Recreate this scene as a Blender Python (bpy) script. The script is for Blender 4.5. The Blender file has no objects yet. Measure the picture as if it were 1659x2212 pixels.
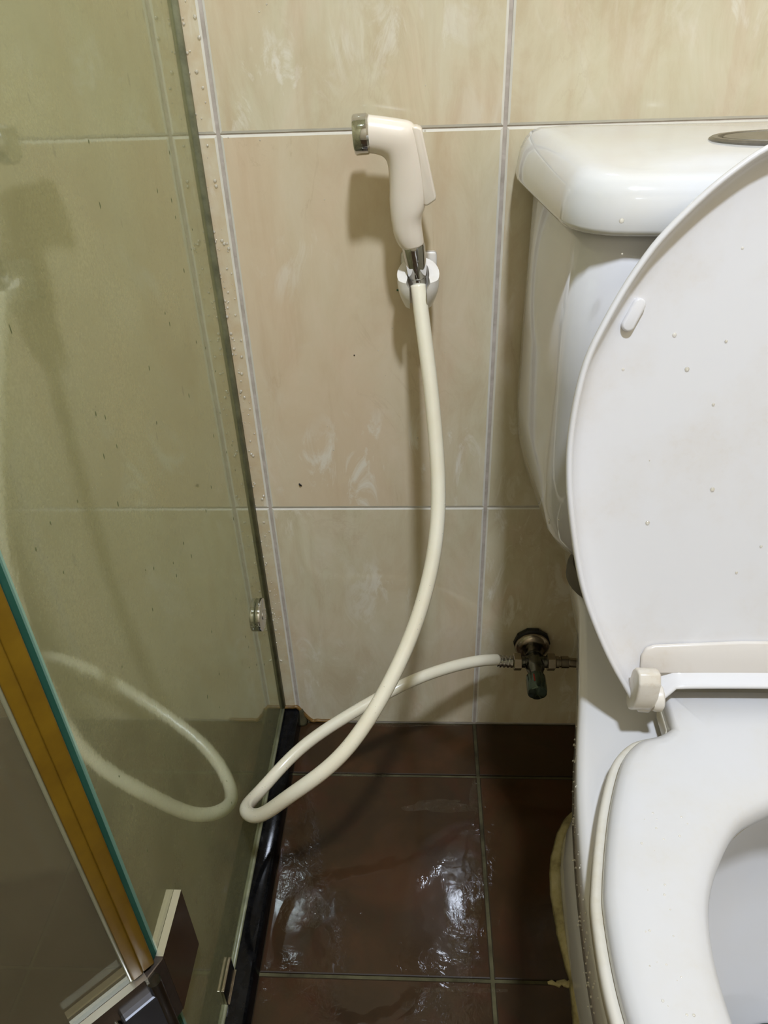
import bpy, bmesh, math, random
from mathutils import Vector, Matrix
R = random.Random(7)
C = bpy.context.scene.collection
S = bpy.context.scene

# ------------------------------------------------------------------ camera
cam_d = bpy.data.cameras.new('camera')
cam = bpy.data.objects.new('camera', cam_d); C.objects.link(cam); S.camera = cam
yaw, pitch, roll = -0.062864, -0.595394, -0.038385
fw = Vector((math.sin(yaw)*math.cos(pitch), math.cos(yaw)*math.cos(pitch), math.sin(pitch)))
r0 = Vector((math.cos(yaw), -math.sin(yaw), 0)); u0 = r0.cross(fw)
rt = math.cos(roll)*r0 + math.sin(roll)*u0
up = -math.sin(roll)*r0 + math.cos(roll)*u0
M = Matrix((rt, up, -fw)).transposed().to_4x4(); M.translation = Vector((0.178829, -0.730191, 0.859733))
cam.matrix_world = M
cam_d.sensor_fit = 'VERTICAL'; cam_d.sensor_height = 36; cam_d.sensor_width = 27
cam_d.lens = 1640.9/2212*36; cam_d.clip_start = 0.01; cam_d.clip_end = 30

# ------------------------------------------------------------------ world, exposure, room lamp
w = bpy.data.worlds.new('world'); S.world = w; w.use_nodes = True
w.node_tree.nodes['Background'].inputs[0].default_value = (0.02, 0.02, 0.02, 1)
w.node_tree.nodes['Background'].inputs[1].default_value = 1.0
S.view_settings.view_transform = 'Standard'; S.view_settings.look = 'None'
S.view_settings.gamma = 1; S.view_settings.use_curve_mapping = False
S.view_settings.exposure = 0.0
LAMP = (0.345, -0.95, 2.25)
CEIL = 2.28
ld = bpy.data.lights.new('ceiling_lamp', 'AREA'); ld.shape = 'DISK'; ld.size = 0.13; ld.energy = 35.5
ld.color = (0.735, 0.82, 0.975)
lo = bpy.data.objects.new('ceiling_lamp_light', ld); C.objects.link(lo)
lo.location = (LAMP[0], LAMP[1], LAMP[2]-0.012)

# ------------------------------------------------------------------ material helpers
def srgb(r, g, b):
    f = lambda c: (c/255/12.92) if c/255 <= .04045 else ((c/255+.055)/1.055)**2.4
    return (f(r), f(g), f(b), 1)

class NT:
    def __init__(s, name):
        s.m = bpy.data.materials.new(name); s.m.use_nodes = True
        s.t = s.m.node_tree; s.t.nodes.clear()
        s.out = s.n('ShaderNodeOutputMaterial')
    def n(s, typ, ins=None, **kw):
        o = s.t.nodes.new(typ)
        for k, v in kw.items(): setattr(o, k, v)
        for k, v in (ins or {}).items():
            if isinstance(v, bpy.types.NodeSocket): s.t.links.new(v, o.inputs[k])
            else: o.inputs[k].default_value = v
        return o
    def ramp(s, fac, stops, interp='LINEAR'):
        o = s.n('ShaderNodeValToRGB', {0: fac}); o.color_ramp.interpolation = interp
        e = o.color_ramp.elements
        while len(e) < len(stops): e.new(.5)
        for i, (p, c) in enumerate(stops):
            e[i].position = p; e[i].color = c if len(c) == 4 else (*c, 1)
        return o.outputs[0]
    def noise(s, vec, scale, detail=4, rough=.5, dist=0, lac=2):
        return s.n('ShaderNodeTexNoise', {'Vector': vec, 'Scale': scale, 'Detail': detail, 'Roughness': rough, 'Distortion': dist}).outputs[0]
    def mix(s, f, a, b, mode='MIX'):
        o = s.n('ShaderNodeMix', data_type='RGBA', blend_type=mode)
        for i, v in ((0, f), (6, a), (7, b)):
            if isinstance(v, bpy.types.NodeSocket): s.t.links.new(v, o.inputs[i])
            else: o.inputs[i].default_value = v
        return o.outputs[2]
    def math(s, op, a, b=0.0, clamp=False):
        return s.n('ShaderNodeMath', {0: a, 1: b}, operation=op, use_clamp=clamp).outputs[0]
    def done(s, sh):
        s.t.links.new(sh, s.out.inputs[0]); return s.m

def g3(v): return (v, v, v, 1)

def plain(name, col, rough=.4, metal=0, spec=.5, coat=0, bump=0, bscale=200, var=0, vscale=30, varcol=None, sss=0):
    k = NT(name); tc = k.n('ShaderNodeTexCoord').outputs['Object']
    c = col
    if var:
        f = k.ramp(k.noise(tc, vscale, 5, .6), [(.35, (0, 0, 0)), (.7, (1, 1, 1))])
        f = k.math('MULTIPLY', f, var)
        c = k.mix(f, col, varcol or tuple(x*.6 for x in col[:3])+(1,))
    ins = {'Base Color': c, 'Roughness': rough, 'Metallic': metal, 'Specular IOR Level': spec, 'Coat Weight': coat, 'Coat Roughness': .05}
    if bump:
        ins['Normal'] = k.n('ShaderNodeBump', {'Strength': bump, 'Distance': .001, 'Height': k.noise(tc, bscale, 3)}).outputs[0]
    if sss: ins['Subsurface Weight'] = sss; ins['Subsurface Scale'] = .004
    return k.done(k.n('ShaderNodeBsdfPrincipled', ins).outputs[0])

def tile_mat():
    k = NT('beige_marble_tile'); tc = k.n('ShaderNodeTexCoord').outputs['Object']
    ri = k.n('ShaderNodeObjectInfo').outputs['Random']
    off = k.n('ShaderNodeCombineXYZ', {0: k.math('MULTIPLY', ri, 37.0), 1: k.math('MULTIPLY', ri, 91.0), 2: k.math('MULTIPLY', ri, 53.0)}).outputs[0]
    v = k.n('ShaderNodeVectorMath', {0: tc, 1: off}, operation='ADD').outputs[0]
    # stretched along the tile's height, tilted like the printed marble
    mp = k.n('ShaderNodeMapping', {'Vector': v, 'Rotation': (0, math.radians(28), 0), 'Scale': (1, 1, .42)}).outputs[0]
    big = k.noise(mp, 9, 6, .6, .8)
    c = k.ramp(big, [(.30, srgb(224, 203, 174)), (.44, srgb(214, 202, 170)), (.56, srgb(208, 199, 166)), (.72, srgb(222, 205, 178))])
    fm = k.ramp(k.noise(mp, 24, 7, .7, .8), [(.34, srgb(196, 172, 138)), (.5, srgb(216, 202, 172)), (.66, srgb(228, 218, 194))])
    c = k.mix(.42, c, fm)
    pinkish = k.ramp(k.noise(mp, 4.3, 3, .5, .3), [(.50, (0, 0, 0)), (.68, (1, 1, 1))])
    c = k.mix(k.math('MULTIPLY', pinkish, .6), c, srgb(218, 192, 160))
    # pale cloudy flakes
    fl = k.ramp(k.noise(mp, 30, 6, .68, 1.2), [(.54, (0, 0, 0)), (.64, (1, 1, 1))])
    fmask = k.ramp(k.noise(v, 6, 2, .5), [(.46, (0, 0, 0)), (.62, (1, 1, 1))])
    c = k.mix(k.math('MULTIPLY', k.math('MULTIPLY', fl, fmask), .75), c, srgb(234, 227, 210))
    # thin darker veins
    vn = k.noise(mp, 11, 7, .6, 1.4)
    vein = k.ramp(k.math('ABSOLUTE', k.math('SUBTRACT', vn, .5)), [(0, (1, 1, 1)), (.014, (0, 0, 0))])
    vm = k.ramp(k.noise(v, 9, 2, .5), [(.5, (0, 0, 0)), (.64, (1, 1, 1))])
    c = k.mix(k.math('MULTIPLY', k.math('MULTIPLY', vein, vm), .22), c, srgb(176, 150, 116))
    # warm streaks running down
    mp2 = k.n('ShaderNodeMapping', {'Vector': v, 'Scale': (1, 1, .12)}).outputs[0]
    st = k.ramp(k.noise(mp2, 38, 4, .6), [(.55, (0, 0, 0)), (.72, (1, 1, 1))])
    c = k.mix(k.math('MULTIPLY', st, .3), c, srgb(190, 158, 120))
    # tan water stain on the narrow strip of wall beside the shower glass
    pos = k.n('ShaderNodeSeparateXYZ', {0: k.n('ShaderNodeNewGeometry').outputs['Position']})
    stm = k.math('MULTIPLY', k.math('MULTIPLY', k.math('GREATER_THAN', pos.outputs[0], -.0235), k.math('LESS_THAN', pos.outputs[0], -.0005)), k.math('GREATER_THAN', pos.outputs[1], -.01))
    stn = k.ramp(k.noise(tc, 55, 4, .6), [(.38, (0, 0, 0)), (.66, (1, 1, 1))])
    c = k.mix(k.math('MULTIPLY', k.math('MULTIPLY', stm, stn), .35), c, srgb(196, 160, 112))
    bump = k.n('ShaderNodeBump', {'Strength': .10, 'Distance': .0006, 'Height': k.noise(mp, 22, 2, .5)}).outputs[0]
    return k.done(k.n('ShaderNodeBsdfPrincipled', {'Base Color': c, 'Roughness': .09, 'Specular IOR Level': .5, 'Normal': bump}).outputs[0])

def floor_mat():
    k = NT('wet_brown_tile'); tc = k.n('ShaderNodeTexCoord').outputs['Object']
    ri = k.n('ShaderNodeObjectInfo').outputs['Random']
    off = k.n('ShaderNodeCombineXYZ', {0: k.math('MULTIPLY', ri, 17.0), 1: k.math('MULTIPLY', ri, 41.0)}).outputs[0]
    v = k.n('ShaderNodeVectorMath', {0: tc, 1: off}, operation='ADD').outputs[0]
    c = k.ramp(k.noise(v, 11, 5, .6, .5), [(.3, srgb(44, 30, 15)), (.5, srgb(54, 37, 19)), (.7, srgb(68, 43, 23))])
    rd = k.ramp(k.noise(v, 17, 4, .6, .5), [(.5, (0, 0, 0)), (.68, (1, 1, 1))])
    c = k.mix(k.math('MULTIPLY', rd, .5), c, srgb(64, 32, 17))
    crk = k.ramp(k.noise(v, 13, 2, .5), [(.47, (0, 0, 0)), (.6, (1, 1, 1))])
    b1 = k.math('ADD', k.noise(tc, 22, 2, .5), k.math('MULTIPLY', k.math('MULTIPLY', k.noise(tc, 75, 3, .6, 1.0), crk), .85))
    bump = k.n('ShaderNodeBump', {'Strength': .25, 'Distance': .002, 'Height': b1}).outputs[0]
    return k.done(k.n('ShaderNodeBsdfPrincipled', {'Base Color': c, 'Roughness': .35, 'Coat Weight': 1.0, 'Coat Roughness': .025, 'Coat IOR': 1.36, 'Specular IOR Level': .15, 'Coat Normal': bump}).outputs[0])

def schlick(k, f0, rough_n=None):
    geo = k.n('ShaderNodeNewGeometry')
    nrm = rough_n or geo.outputs['Normal']
    d = k.n('ShaderNodeVectorMath', {0: geo.outputs['Incoming'], 1: nrm}, operation='DOT_PRODUCT').outputs['Value']
    d = k.math('ABSOLUTE', d)
    p = k.math('POWER', k.math('SUBTRACT', 1.0, d, True), 5.0)
    return k.math('ADD', k.math('MULTIPLY', p, 1-f0), f0)

def glass_mat(name, tint, scum, scol, frost, rough, f0, flecks=1.0):
    k = NT(name); tc = k.n('ShaderNodeTexCoord').outputs['Object']
    # soap film: mottled, thinner at sparse small flecks stretched downward
    mott = k.ramp(k.noise(tc, 9, 4, .55), [(.3, g3(.75)), (.7, g3(1.15))])
    fine = k.ramp(k.noise(tc, 420, 2, .5), [(.3, g3(.9)), (.7, g3(1.1))])
    mp = k.n('ShaderNodeMapping', {'Vector': tc, 'Scale': (1, 1, .38)}).outputs[0]
    vo = k.n('ShaderNodeTexVoronoi', {'Vector': mp, 'Scale': 62.0, 'Randomness': 1.0}, feature='F1')
    keep = k.math('GREATER_THAN', k.n('ShaderNodeSeparateColor', {0: vo.outputs['Color']}).outputs[0], .80)
    fleck = k.math('MULTIPLY', k.math('LESS_THAN', vo.outputs['Distance'], .12*flecks), keep)
    a = k.math('MULTIPLY', k.math('MULTIPLY', k.math('MULTIPLY', mott, fine), scum), k.math('SUBTRACT', 1.0, fleck), True)
    tintc = k.mix(fleck, tint, tuple(x*.3 for x in tint[:3])+(1,))
    tr = k.n('ShaderNodeBsdfTransparent', {0: tintc}).outputs[0]
    rf = k.n('ShaderNodeBsdfRefraction', {'Color': tintc, 'Roughness': rough, 'IOR': 1.45}).outputs[0]
    seen = k.n('ShaderNodeMixShader', {0: frost, 1: tr, 2: rf}).outputs[0]
    di = k.n('ShaderNodeBsdfDiffuse', {0: scol}).outputs[0]
    tl = k.n('ShaderNodeBsdfTranslucent', {0: scol}).outputs[0]
    film = k.n('ShaderNodeMixShader', {0: .5, 1: di, 2: tl}).outputs[0]
    body = k.n('ShaderNodeMixShader', {0: a, 1: seen, 2: film}).outputs[0]
    bump = k.n('ShaderNodeBump', {'Strength': .12, 'Distance': .0004, 'Height': k.noise(tc, 55, 3, .6)}).outputs[0]
    gl = k.n('ShaderNodeBsdfGlossy', {'Color': (.95, 1, .88, 1), 'Roughness': .05, 'Normal': bump}).outputs[0]
    return k.done(k.n('ShaderNodeMixShader', {0: schlick(k, f0), 1: body, 2: gl}).outputs[0])

def film_mat(name, f0=.03, rough=.02, bscale=70, bs=.0, dist=.002, pale=0.0):
    k = NT(name); tc = k.n('ShaderNodeTexCoord').outputs['Object']
    ins = {'Color': (1, 1, 1, 1), 'Roughness': rough}
    if bs:
        h = k.math('ADD', k.noise(tc, bscale, 3, .55, .8), k.math('MULTIPLY', k.noise(tc, bscale*.35, 2, .5, .6), 1.6))
        ins['Normal'] = k.n('ShaderNodeBump', {'Strength': bs, 'Distance': dist, 'Height': h}).outputs[0]
    gl = k.n('ShaderNodeBsdfGlossy', ins).outputs[0]
    tr = k.n('ShaderNodeBsdfTransparent', {0: (1, 1, 1, 1)}).outputs[0]
    if pale: tr = k.n('ShaderNodeMixShader', {0: pale, 1: tr, 2: k.n('ShaderNodeBsdfDiffuse', {0: (.95, .88, .72, 1)}).outputs[0]}).outputs[0]
    return k.done(k.n('ShaderNodeMixShader', {0: schlick(k, f0), 1: tr, 2: gl}).outputs[0])

def water_drop_mat():
    k = NT('water_drop')
    return k.done(k.n('ShaderNodeBsdfPrincipled', {'Base Color': (1, 1, 1, 1), 'Roughness': .02, 'Transmission Weight': 1.0, 'IOR': 1.33}).outputs[0])

def cement_mat():
    k = NT('stained_cement'); tc = k.n('ShaderNodeTexCoord').outputs['Object']
    c = k.ramp(k.noise(tc, 40, 5, .6), [(.3, srgb(120, 108, 70)), (.5, srgb(176, 162, 112)), (.7, srgb(196, 184, 140))])
    geo = k.n('ShaderNodeSeparateXYZ', {0: tc}).outputs[1]
    near = k.math('MULTIPLY', k.math('LESS_THAN', geo, -.27), .9)
    ru = k.ramp(k.noise(tc, 70, 4, .6), [(.42, (0, 0, 0)), (.55, (1, 1, 1))])
    c = k.mix(k.math('MULTIPLY', ru, near), c, srgb(62, 34, 16))
    b = k.n('ShaderNodeBump', {'Strength': .6, 'Distance': .002, 'Height': k.noise(tc, 120, 4, .6)}).outputs[0]
    return k.done(k.n('ShaderNodeBsdfPrincipled', {'Base Color': c, 'Roughness': .7, 'Normal': b}).outputs[0])

def lid_mat(name, base, dirt, amt, rough):
    # glossy plastic with yellowish grime in patches
    k = NT(name); tc = k.n('ShaderNodeTexCoord').outputs['Object']
    f = k.ramp(k.noise(tc, 14, 5, .6), [(.45, (0, 0, 0)), (.75, (1, 1, 1))])
    f2 = k.ramp(k.noise(tc, 160, 4, .7), [(.5, (0, 0, 0)), (.7, (1, 1, 1))])
    c = k.mix(k.math('MULTIPLY', f, amt), base, dirt)
    c = k.mix(k.math('MULTIPLY', k.math('MULTIPLY', f2, f), amt), c, dirt)
    return k.done(k.n('ShaderNodeBsdfPrincipled', {'Base Color': c, 'Roughness': rough, 'Specular IOR Level': .5}).outputs[0])

MT = {
 'tile': tile_mat(),
 'tile_edge': plain('pale_tile_edge', srgb(226, 220, 205), .3, var=.3, vscale=60, varcol=srgb(196, 188, 166)),
 'grout': plain('grey_grout', srgb(198, 186, 174), .8, var=.6, vscale=60, varcol=srgb(146, 134, 116), bump=.5),
 'floor_tile': floor_mat(),
 'floor_edge': plain('brown_tile_edge', srgb(50, 38, 24), .5, spec=.2),
 'floor_grout': plain('floor_grout', srgb(98, 92, 64), .8, spec=.15, var=.9, vscale=22, varcol=srgb(44, 38, 24), bump=.6),
 'ceiling': plain('white_ceiling_paint', srgb(226, 222, 212), .8, var=.2, vscale=5),
 'panel_glass': glass_mat('frosted_panel_glass', (.92, .95, .86, 1), .38, srgb(240, 238, 196), .65, .22, .19),
 'door_glass': glass_mat('door_glass', (.95, .95, .90, 1), .16, srgb(200, 192, 164), .35, .12, .04, 0),
 'glass_edge': plain('green_glass_edge', (.035, .145, .10, 1), .12, coat=1, var=.5, vscale=18, varcol=(.06, .21, .15, 1)),
 'glass_rim': plain('pale_glass_arris', (.22, .42, .33, 1), .2, coat=1),
 'seal': plain('amber_seal', (.25, .145, .008, 1), .5, spec=.3, var=.6, vscale=25, varcol=(.13, .065, .004, 1)),
 'speck': plain('dark_green_specks', srgb(96, 102, 66), .5),
 'seal_clear': plain('clear_seal_fin', (.36, .36, .24, 1), .2, coat=.5, var=.4, vscale=40),
 'silicone': plain('grey_silicone', srgb(142, 142, 112), .35, var=.7, vscale=60, varcol=srgb(84, 84, 64)),
 'mould': plain('brown_mould_bead', srgb(140, 104, 48), .5, var=.9, vscale=50, varcol=srgb(60, 44, 24), bump=.5),
 'knuckle': plain('worn_steel', (.16, .13, .11, 1), .3, metal=.8, var=.6, vscale=90),
 'black': plain('black_granite', (.0018, .0018, .002, 1), .08, spec=.14, var=.3, vscale=90, varcol=(.02, .02, .022, 1)),
 'chrome': plain('chrome', (.62, .62, .63, 1), .06, metal=1, bump=.05, bscale=90),
 'brass_steel': plain('dull_steel', (.42, .37, .30, 1), .22, metal=1, var=.5, vscale=70, varcol=(.2, .16, .12, 1)),
 'brass_dark': plain('dark_steel', (.05, .05, .055, 1), .35, metal=.6),
 'hinge_top': plain('pale_steel_top', (.80, .76, .68, 1), .32, metal=1),
 'valve': plain('tarnished_chrome', (.20, .19, .17, 1), .17, metal=1, var=.7, vscale=80, varcol=(.07, .09, .07, 1), bump=.2, bscale=300),
 'valve_knob': plain('greenish_chrome_knob', (.09, .13, .10, 1), .18, metal=.8, coat=.4, var=.6, vscale=80, varcol=(.03, .05, .04, 1)),
 'red': plain('red_mark', (.35, .03, .02, 1), .4),
 'rubber': plain('black_rubber', (.006, .006, .006, 1), .4),
 'disc': plain('dark_grey', srgb(92, 86, 74), .6, var=.4, vscale=50),
 'hose': plain('cream_hose', srgb(240, 232, 208), .28, coat=.3, sss=.05, var=.4, vscale=18, varcol=srgb(222, 206, 168)),
 'sprayer': plain('cream_plastic', srgb(240, 228, 210), .28, coat=.5, sss=.05, var=.25, vscale=20, varcol=srgb(226, 204, 176)),
 'holder': plain('white_plastic', srgb(236, 230, 220), .3, coat=.3, var=.3, vscale=90, varcol=srgb(205, 190, 160)),
 'ceramic': plain('white_ceramic', srgb(213, 211, 209), .09, coat=.6, var=.35, vscale=9, varcol=srgb(214, 204, 188)),
 'ceramic_cool': plain('white_ceramic_tank', srgb(214, 212, 212), .09, coat=.6, var=.3, vscale=9, varcol=srgb(204, 200, 192)),
 'ceramic_lid': plain('white_ceramic_lid', srgb(222, 222, 222), .09, coat=.6, var=.6, vscale=8, varcol=srgb(218, 212, 194)),
 'seat': lid_mat('white_seat_plastic', srgb(209, 207, 205), srgb(202, 192, 170), .25, .2),
 'seat_lid': lid_mat('white_lid_plastic', srgb(223, 221, 220), srgb(208, 196, 178), .3, .18),
 'seat_skirt': lid_mat('yellowed_seat_edge', srgb(214, 208, 194), srgb(182, 166, 126), .7, .35),
 'pad': lid_mat('grimy_lid_pad', srgb(222, 215, 206), srgb(204, 188, 164), .45, .25),
 'grime': lid_mat('grimy_hinge_plastic', srgb(224, 219, 208), srgb(186, 162, 124), .5, .3),
 'cement': cement_mat(),
 'button': plain('satin_chrome_button', (.32, .31, .29, 1), .3, metal=1, var=.5, vscale=80, varcol=(.15, .14, .12, 1)),
 'fly': plain('dark_insect', (.012, .009, .008, 1), .5),
 'wing': plain('brown_wing', (.04, .028, .02, 1), .5),
 'green': plain('green_tape', (.03, .14, .05, 1), .5),
 'puddle': film_mat('water_film', .05, .03, 120, 1.0, .009),
 'drop': film_mat('water_drop', .08, .10, pale=.38),  # whitish diffuse share paints in the bright glints of the drops
}
k = NT('lamp_diffuser'); MT['lamp'] = k.done(k.n('ShaderNodeEmission', {0: (.735, .81, .955, 1), 1: 14.0}).outputs[0])
k = NT('bowl_water'); MT['water'] = k.done(k.n('ShaderNodeBsdfPrincipled', {'Base Color': srgb(90, 100, 90), 'Roughness': .02, 'Transmission Weight': .6, 'IOR': 1.33,
    'Normal': k.n('ShaderNodeBump', {'Strength': .3, 'Distance': .002, 'Height': k.noise(k.n('ShaderNodeTexCoord').outputs['Object'], 60, 2)}).outputs[0]}).outputs[0])

# ------------------------------------------------------------------ object helpers
def link(name, me, mats, parent=None, kind=None, label=None):
    for m in (mats if isinstance(mats, (list, tuple)) else [mats]):
        me.materials.append(MT[m] if isinstance(m, str) else m)
    o = bpy.data.objects.new(name, me); C.objects.link(o)
    if parent is not None: o.parent = parent
    if kind: o['kind'] = kind
    if label: o['label'] = label
    return o

def tag(o, label=None, cat=None, group=None, kind=None):
    if label: o['label'] = label
    if cat: o['category'] = cat
    if group: o['group'] = group
    if kind: o['kind'] = kind
    return o

def thing(name, label, cat, loc=(0, 0, 0), group=None):
    o = bpy.data.objects.new(name, None); C.objects.link(o); o.location = loc; o.empty_display_size = .05
    return tag(o, label, cat, group)

def part(name, verts, faces, mats, parent=None, smooth=True, mi=None, sub=0, angle=None, **kw):
    """mesh given in WORLD coordinates; stored relative to the parent's location"""
    off = Vector(parent.location) if parent is not None and parent.parent is None else Vector((0, 0, 0))
    if parent is not None and parent.parent is not None: off = Vector(parent.parent.location)
    me = bpy.data.meshes.new(name)
    me.from_pydata([tuple(Vector(v)-off) for v in verts], [], faces)
    bm = bmesh.new(); bm.from_mesh(me); bmesh.ops.recalc_face_normals(bm, faces=bm.faces); bm.to_mesh(me); bm.free()
    if smooth: me.polygons.foreach_set('use_smooth', [True]*len(me.polygons))
    if mi: me.polygons.foreach_set('material_index', mi)
    if angle is not None: me.set_sharp_from_angle(angle=math.radians(angle))
    me.update()
    o = link(name, me, mats, parent, **kw)
    if sub:
        s = o.modifiers.new('sub', 'SUBSURF'); s.levels = s.render_levels = sub
    return o

def loft(rings, closed=True, cap0=True, cap1=True):
    n = len(rings[0]); V = [tuple(p) for r in rings for p in r]; F = []
    for i in range(len(rings)-1):
        for j in range(n if closed else n-1):
            a, b = i*n+j, i*n+(j+1) % n
            F.append((a, b, b+n, a+n))
    if cap0: F.append(tuple(range(n-1, -1, -1)))
    if cap1: F.append(tuple(range((len(rings)-1)*n, len(rings)*n)))
    return V, F

def merge(*vf):
    V, F = [], []
    for v, f in vf:
        k = len(V); V += list(v); F += [tuple(i+k for i in t) for t in f]
    return V, F

def catmull(P, n=8, closed=False):
    P = [Vector(p) for p in P]; out = []; m = len(P)
    for i in range(m if closed else m-1):
        if closed: a, b, c, d = P[i-1], P[i], P[(i+1) % m], P[(i+2) % m]
        else: a, b, c, d = P[max(i-1, 0)], P[i], P[i+1], P[min(i+2, m-1)]
        for j in range(n):
            t = j/n
            out.append(.5*((2*b)+(c-a)*t+(2*a-5*b+4*c-d)*t*t+(3*b-a-3*c+d)*t**3))
    if not closed: out.append(P[-1])
    return out

def frame(t, ref=Vector((0, 0, 1))):
    t = Vector(t).normalized()
    if abs(t.dot(ref)) > .95: ref = Vector((1, 0, 0))
    a = t.cross(ref).normalized(); return a, t.cross(a).normalized()

def tube(path, rad, n=20, cap=True):
    P = [Vector(p) for p in path]; rings = []; a = None
    for i, p in enumerate(P):
        t = (P[min(i+1, len(P)-1)]-P[max(i-1, 0)]).normalized()
        if a is None: a, b = frame(t)
        else: a = (a-t*a.dot(t)).normalized(); b = t.cross(a)
        r = rad[i] if isinstance(rad, (list, tuple)) else rad
        rings.append([p+(a*math.cos(2*math.pi*j/n)+b*math.sin(2*math.pi*j/n))*r for j in range(n)])
    return loft(rings, True, cap, cap)

def lathe(origin, axis, prof, n=32, ref=Vector((0, 0, 1))):
    """prof: list of (distance along axis, radius)"""
    o = Vector(origin); t = Vector(axis).normalized(); a, b = frame(t, ref)
    rings = [[o+t*d+(a*math.cos(2*math.pi*j/n)+b*math.sin(2*math.pi*j/n))*max(r, 1e-5) for j in range(n)] for d, r in prof]
    return loft(rings)

def box(x0, x1, y0, y1, z0, z1, b=0.0, seg=2, M=None):
    bm = bmesh.new(); bmesh.ops.create_cube(bm, size=1)
    for v in bm.verts:
        v.co = Vector(((x0+x1)/2+v.co.x*(x1-x0), (y0+y1)/2+v.co.y*(y1-y0), (z0+z1)/2+v.co.z*(z1-z0)))
    if b: bmesh.ops.bevel(bm, geom=list(bm.edges), offset=b, segments=seg, profile=.5, affect='EDGES')
    if M is not None: bm.transform(M)
    bm.verts.index_update()
    V = [v.co.copy() for v in bm.verts]; F = [tuple(v.index for v in f.verts) for f in bm.faces]; bm.free(); return V, F

def prism(outline, axis, d, b=0.0, seg=2):
    """outline: planar 3D points, extruded along vector axis by d, edges rounded by b"""
    bm = bmesh.new(); vs = [bm.verts.new(p) for p in outline]; f = bm.faces.new(vs)
    r = bmesh.ops.extrude_face_region(bm, geom=[f]); t = Vector(axis).normalized()*d
    bmesh.ops.translate(bm, verts=[v for v in r['geom'] if isinstance(v, bmesh.types.BMVert)], vec=t)
    bmesh.ops.recalc_face_normals(bm, faces=bm.faces)
    if b:
        ed = [e for e in bm.edges if len(e.link_faces) == 2 and e.calc_face_angle(0) > .5]
        bmesh.ops.bevel(bm, geom=ed, offset=b, segments=seg, profile=.5, affect='EDGES')
    bm.verts.index_update()
    V = [v.co.copy() for v in bm.verts]; F = [tuple(v.index for v in g.verts) for g in bm.faces]; bm.free(); return V, F

def domes(pts, nu=8):
    """pts: (position, normal, radius, height, stretch vector) -> joined low domes"""
    V, F = [], []
    for p, n, r, h, dn in pts:
        n = Vector(n).normalized(); a, b = frame(n)
        k = len(V); rings = ((1.0, 0.0), (.86, .5), (.5, .87))
        for s, z in rings:
            for j in range(nu):
                an = 2*math.pi*j/nu
                V.append(Vector(p)+(a*math.cos(an)+b*math.sin(an))*r*s+n*h*z+Vector(dn)*(.5-z)*.0)
        V.append(Vector(p)+n*h)
        for i in range(2):
            for j in range(nu):
                q = k+i*nu; F.append((q+j, q+(j+1) % nu, q+nu+(j+1) % nu, q+nu+j))
        q = k+2*nu
        for j in range(nu): F.append((q+j, q+(j+1) % nu, k+3*nu))
        F.append(tuple(k+j for j in range(nu-1, -1, -1)))
    return V, F

# ------------------------------------------------------------------ room shell
X0, X1, Y1 = -0.92, 1.05, -1.75      # shower side wall, right wall, wall behind the camera
def slab(name, a, mat):
    V, F = box(*a); o = part(name, V, F, mat, smooth=False); o['kind'] = 'structure'; return o
wall_back = slab('wall_back', (X0-.1, X1+.1, .0012, .10, -.1, CEIL), 'grout')
wall_left = slab('wall_left', (X0-.1, X0-.0012, Y1, .0012, -.1, CEIL), 'grout')
wall_right = slab('wall_right', (X1+.0012, X1+.1, Y1, .0012, -.1, CEIL), 'grout')
wall_front = slab('wall_front', (X0-.1, X1+.1, Y1-.1, Y1-.0012, -.1, CEIL), 'grout')
floor = slab('floor', (X0-.0022, X1+.0022, Y1-.0022, .0022, -.1, -.0024), 'floor_grout')
ceiling = slab('ceiling', (X0-.1, X1+.1, Y1-.1, .10, CEIL, CEIL+.08), 'ceiling')

TC = {}
def tile_mesh(w, h, bev, dep, mats):
    """front face at y=0 looking to -y, back at y=dep"""
    key = (round(w, 4), round(h, 4), mats)
    if key in TC: return TC[key]
    V = []
    for (dx, y) in ((0, dep), (0, bev*.32), (bev, 0)):
        for sx, sz in ((-1, -1), (1, -1), (1, 1), (-1, 1)):
            V.append((sx*(w/2-dx), y, sz*(h/2-dx)))
    F = [(8, 9, 10, 11)]; mi = [0]
    for r in (0, 4):
        for j in range(4):
            F.append((r+j, r+(j+1) % 4, r+4+(j+1) % 4, r+4+j)); mi.append(1)
    me = bpy.data.meshes.new('tile'); me.from_pydata(V, [], F)
    for m in mats: me.materials.append(MT[m])
    me.polygons.foreach_set('material_index', mi); me.update()
    TC[key] = me; return me

rows = [0.0]; z = .36986
while z < CEIL: rows.append(z); z += .39465
rows.append(CEIL)
def cols(a, b, start=0.0, step=.25):
    k = math.ceil((a-start)/step-1e-6); c = [a]
    while start+k*step < b-1e-6:
        if start+k*step > a+1e-6: c.append(start+k*step)
        k += 1
    return c+[b]
GV, GH = .0036, .0013
def tile_wall(parent, cs, rs, place):
    for i in range(len(cs)-1):
        for j in range(len(rs)-1):
            w, h = cs[i+1]-cs[i]-GV, rs[j+1]-rs[j]-GH
            if w < .006 or h < .006: continue
            me = tile_mesh(w, h, .0020, .0012, ('tile', 'tile_edge'))
            o = bpy.data.objects.new('tile', me); C.objects.link(o); o.parent = parent
            place(o, (cs[i]+cs[i+1])/2, (rs[j]+rs[j+1])/2)
def p_back(o, u, v): o.location = (u, R.uniform(-.00012, .00012), v); o.rotation_euler = (R.uniform(-.0006, .0006), 0, R.uniform(-.0008, .0008))
def p_left(o, u, v): o.location = (X0, u, v); o.rotation_euler = (0, 0, math.pi/2)
def p_right(o, u, v): o.location = (X1, u, v); o.rotation_euler = (0, 0, -math.pi/2)
def p_front(o, u, v): o.location = (u, Y1, v); o.rotation_euler = (0, 0, math.pi)
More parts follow.
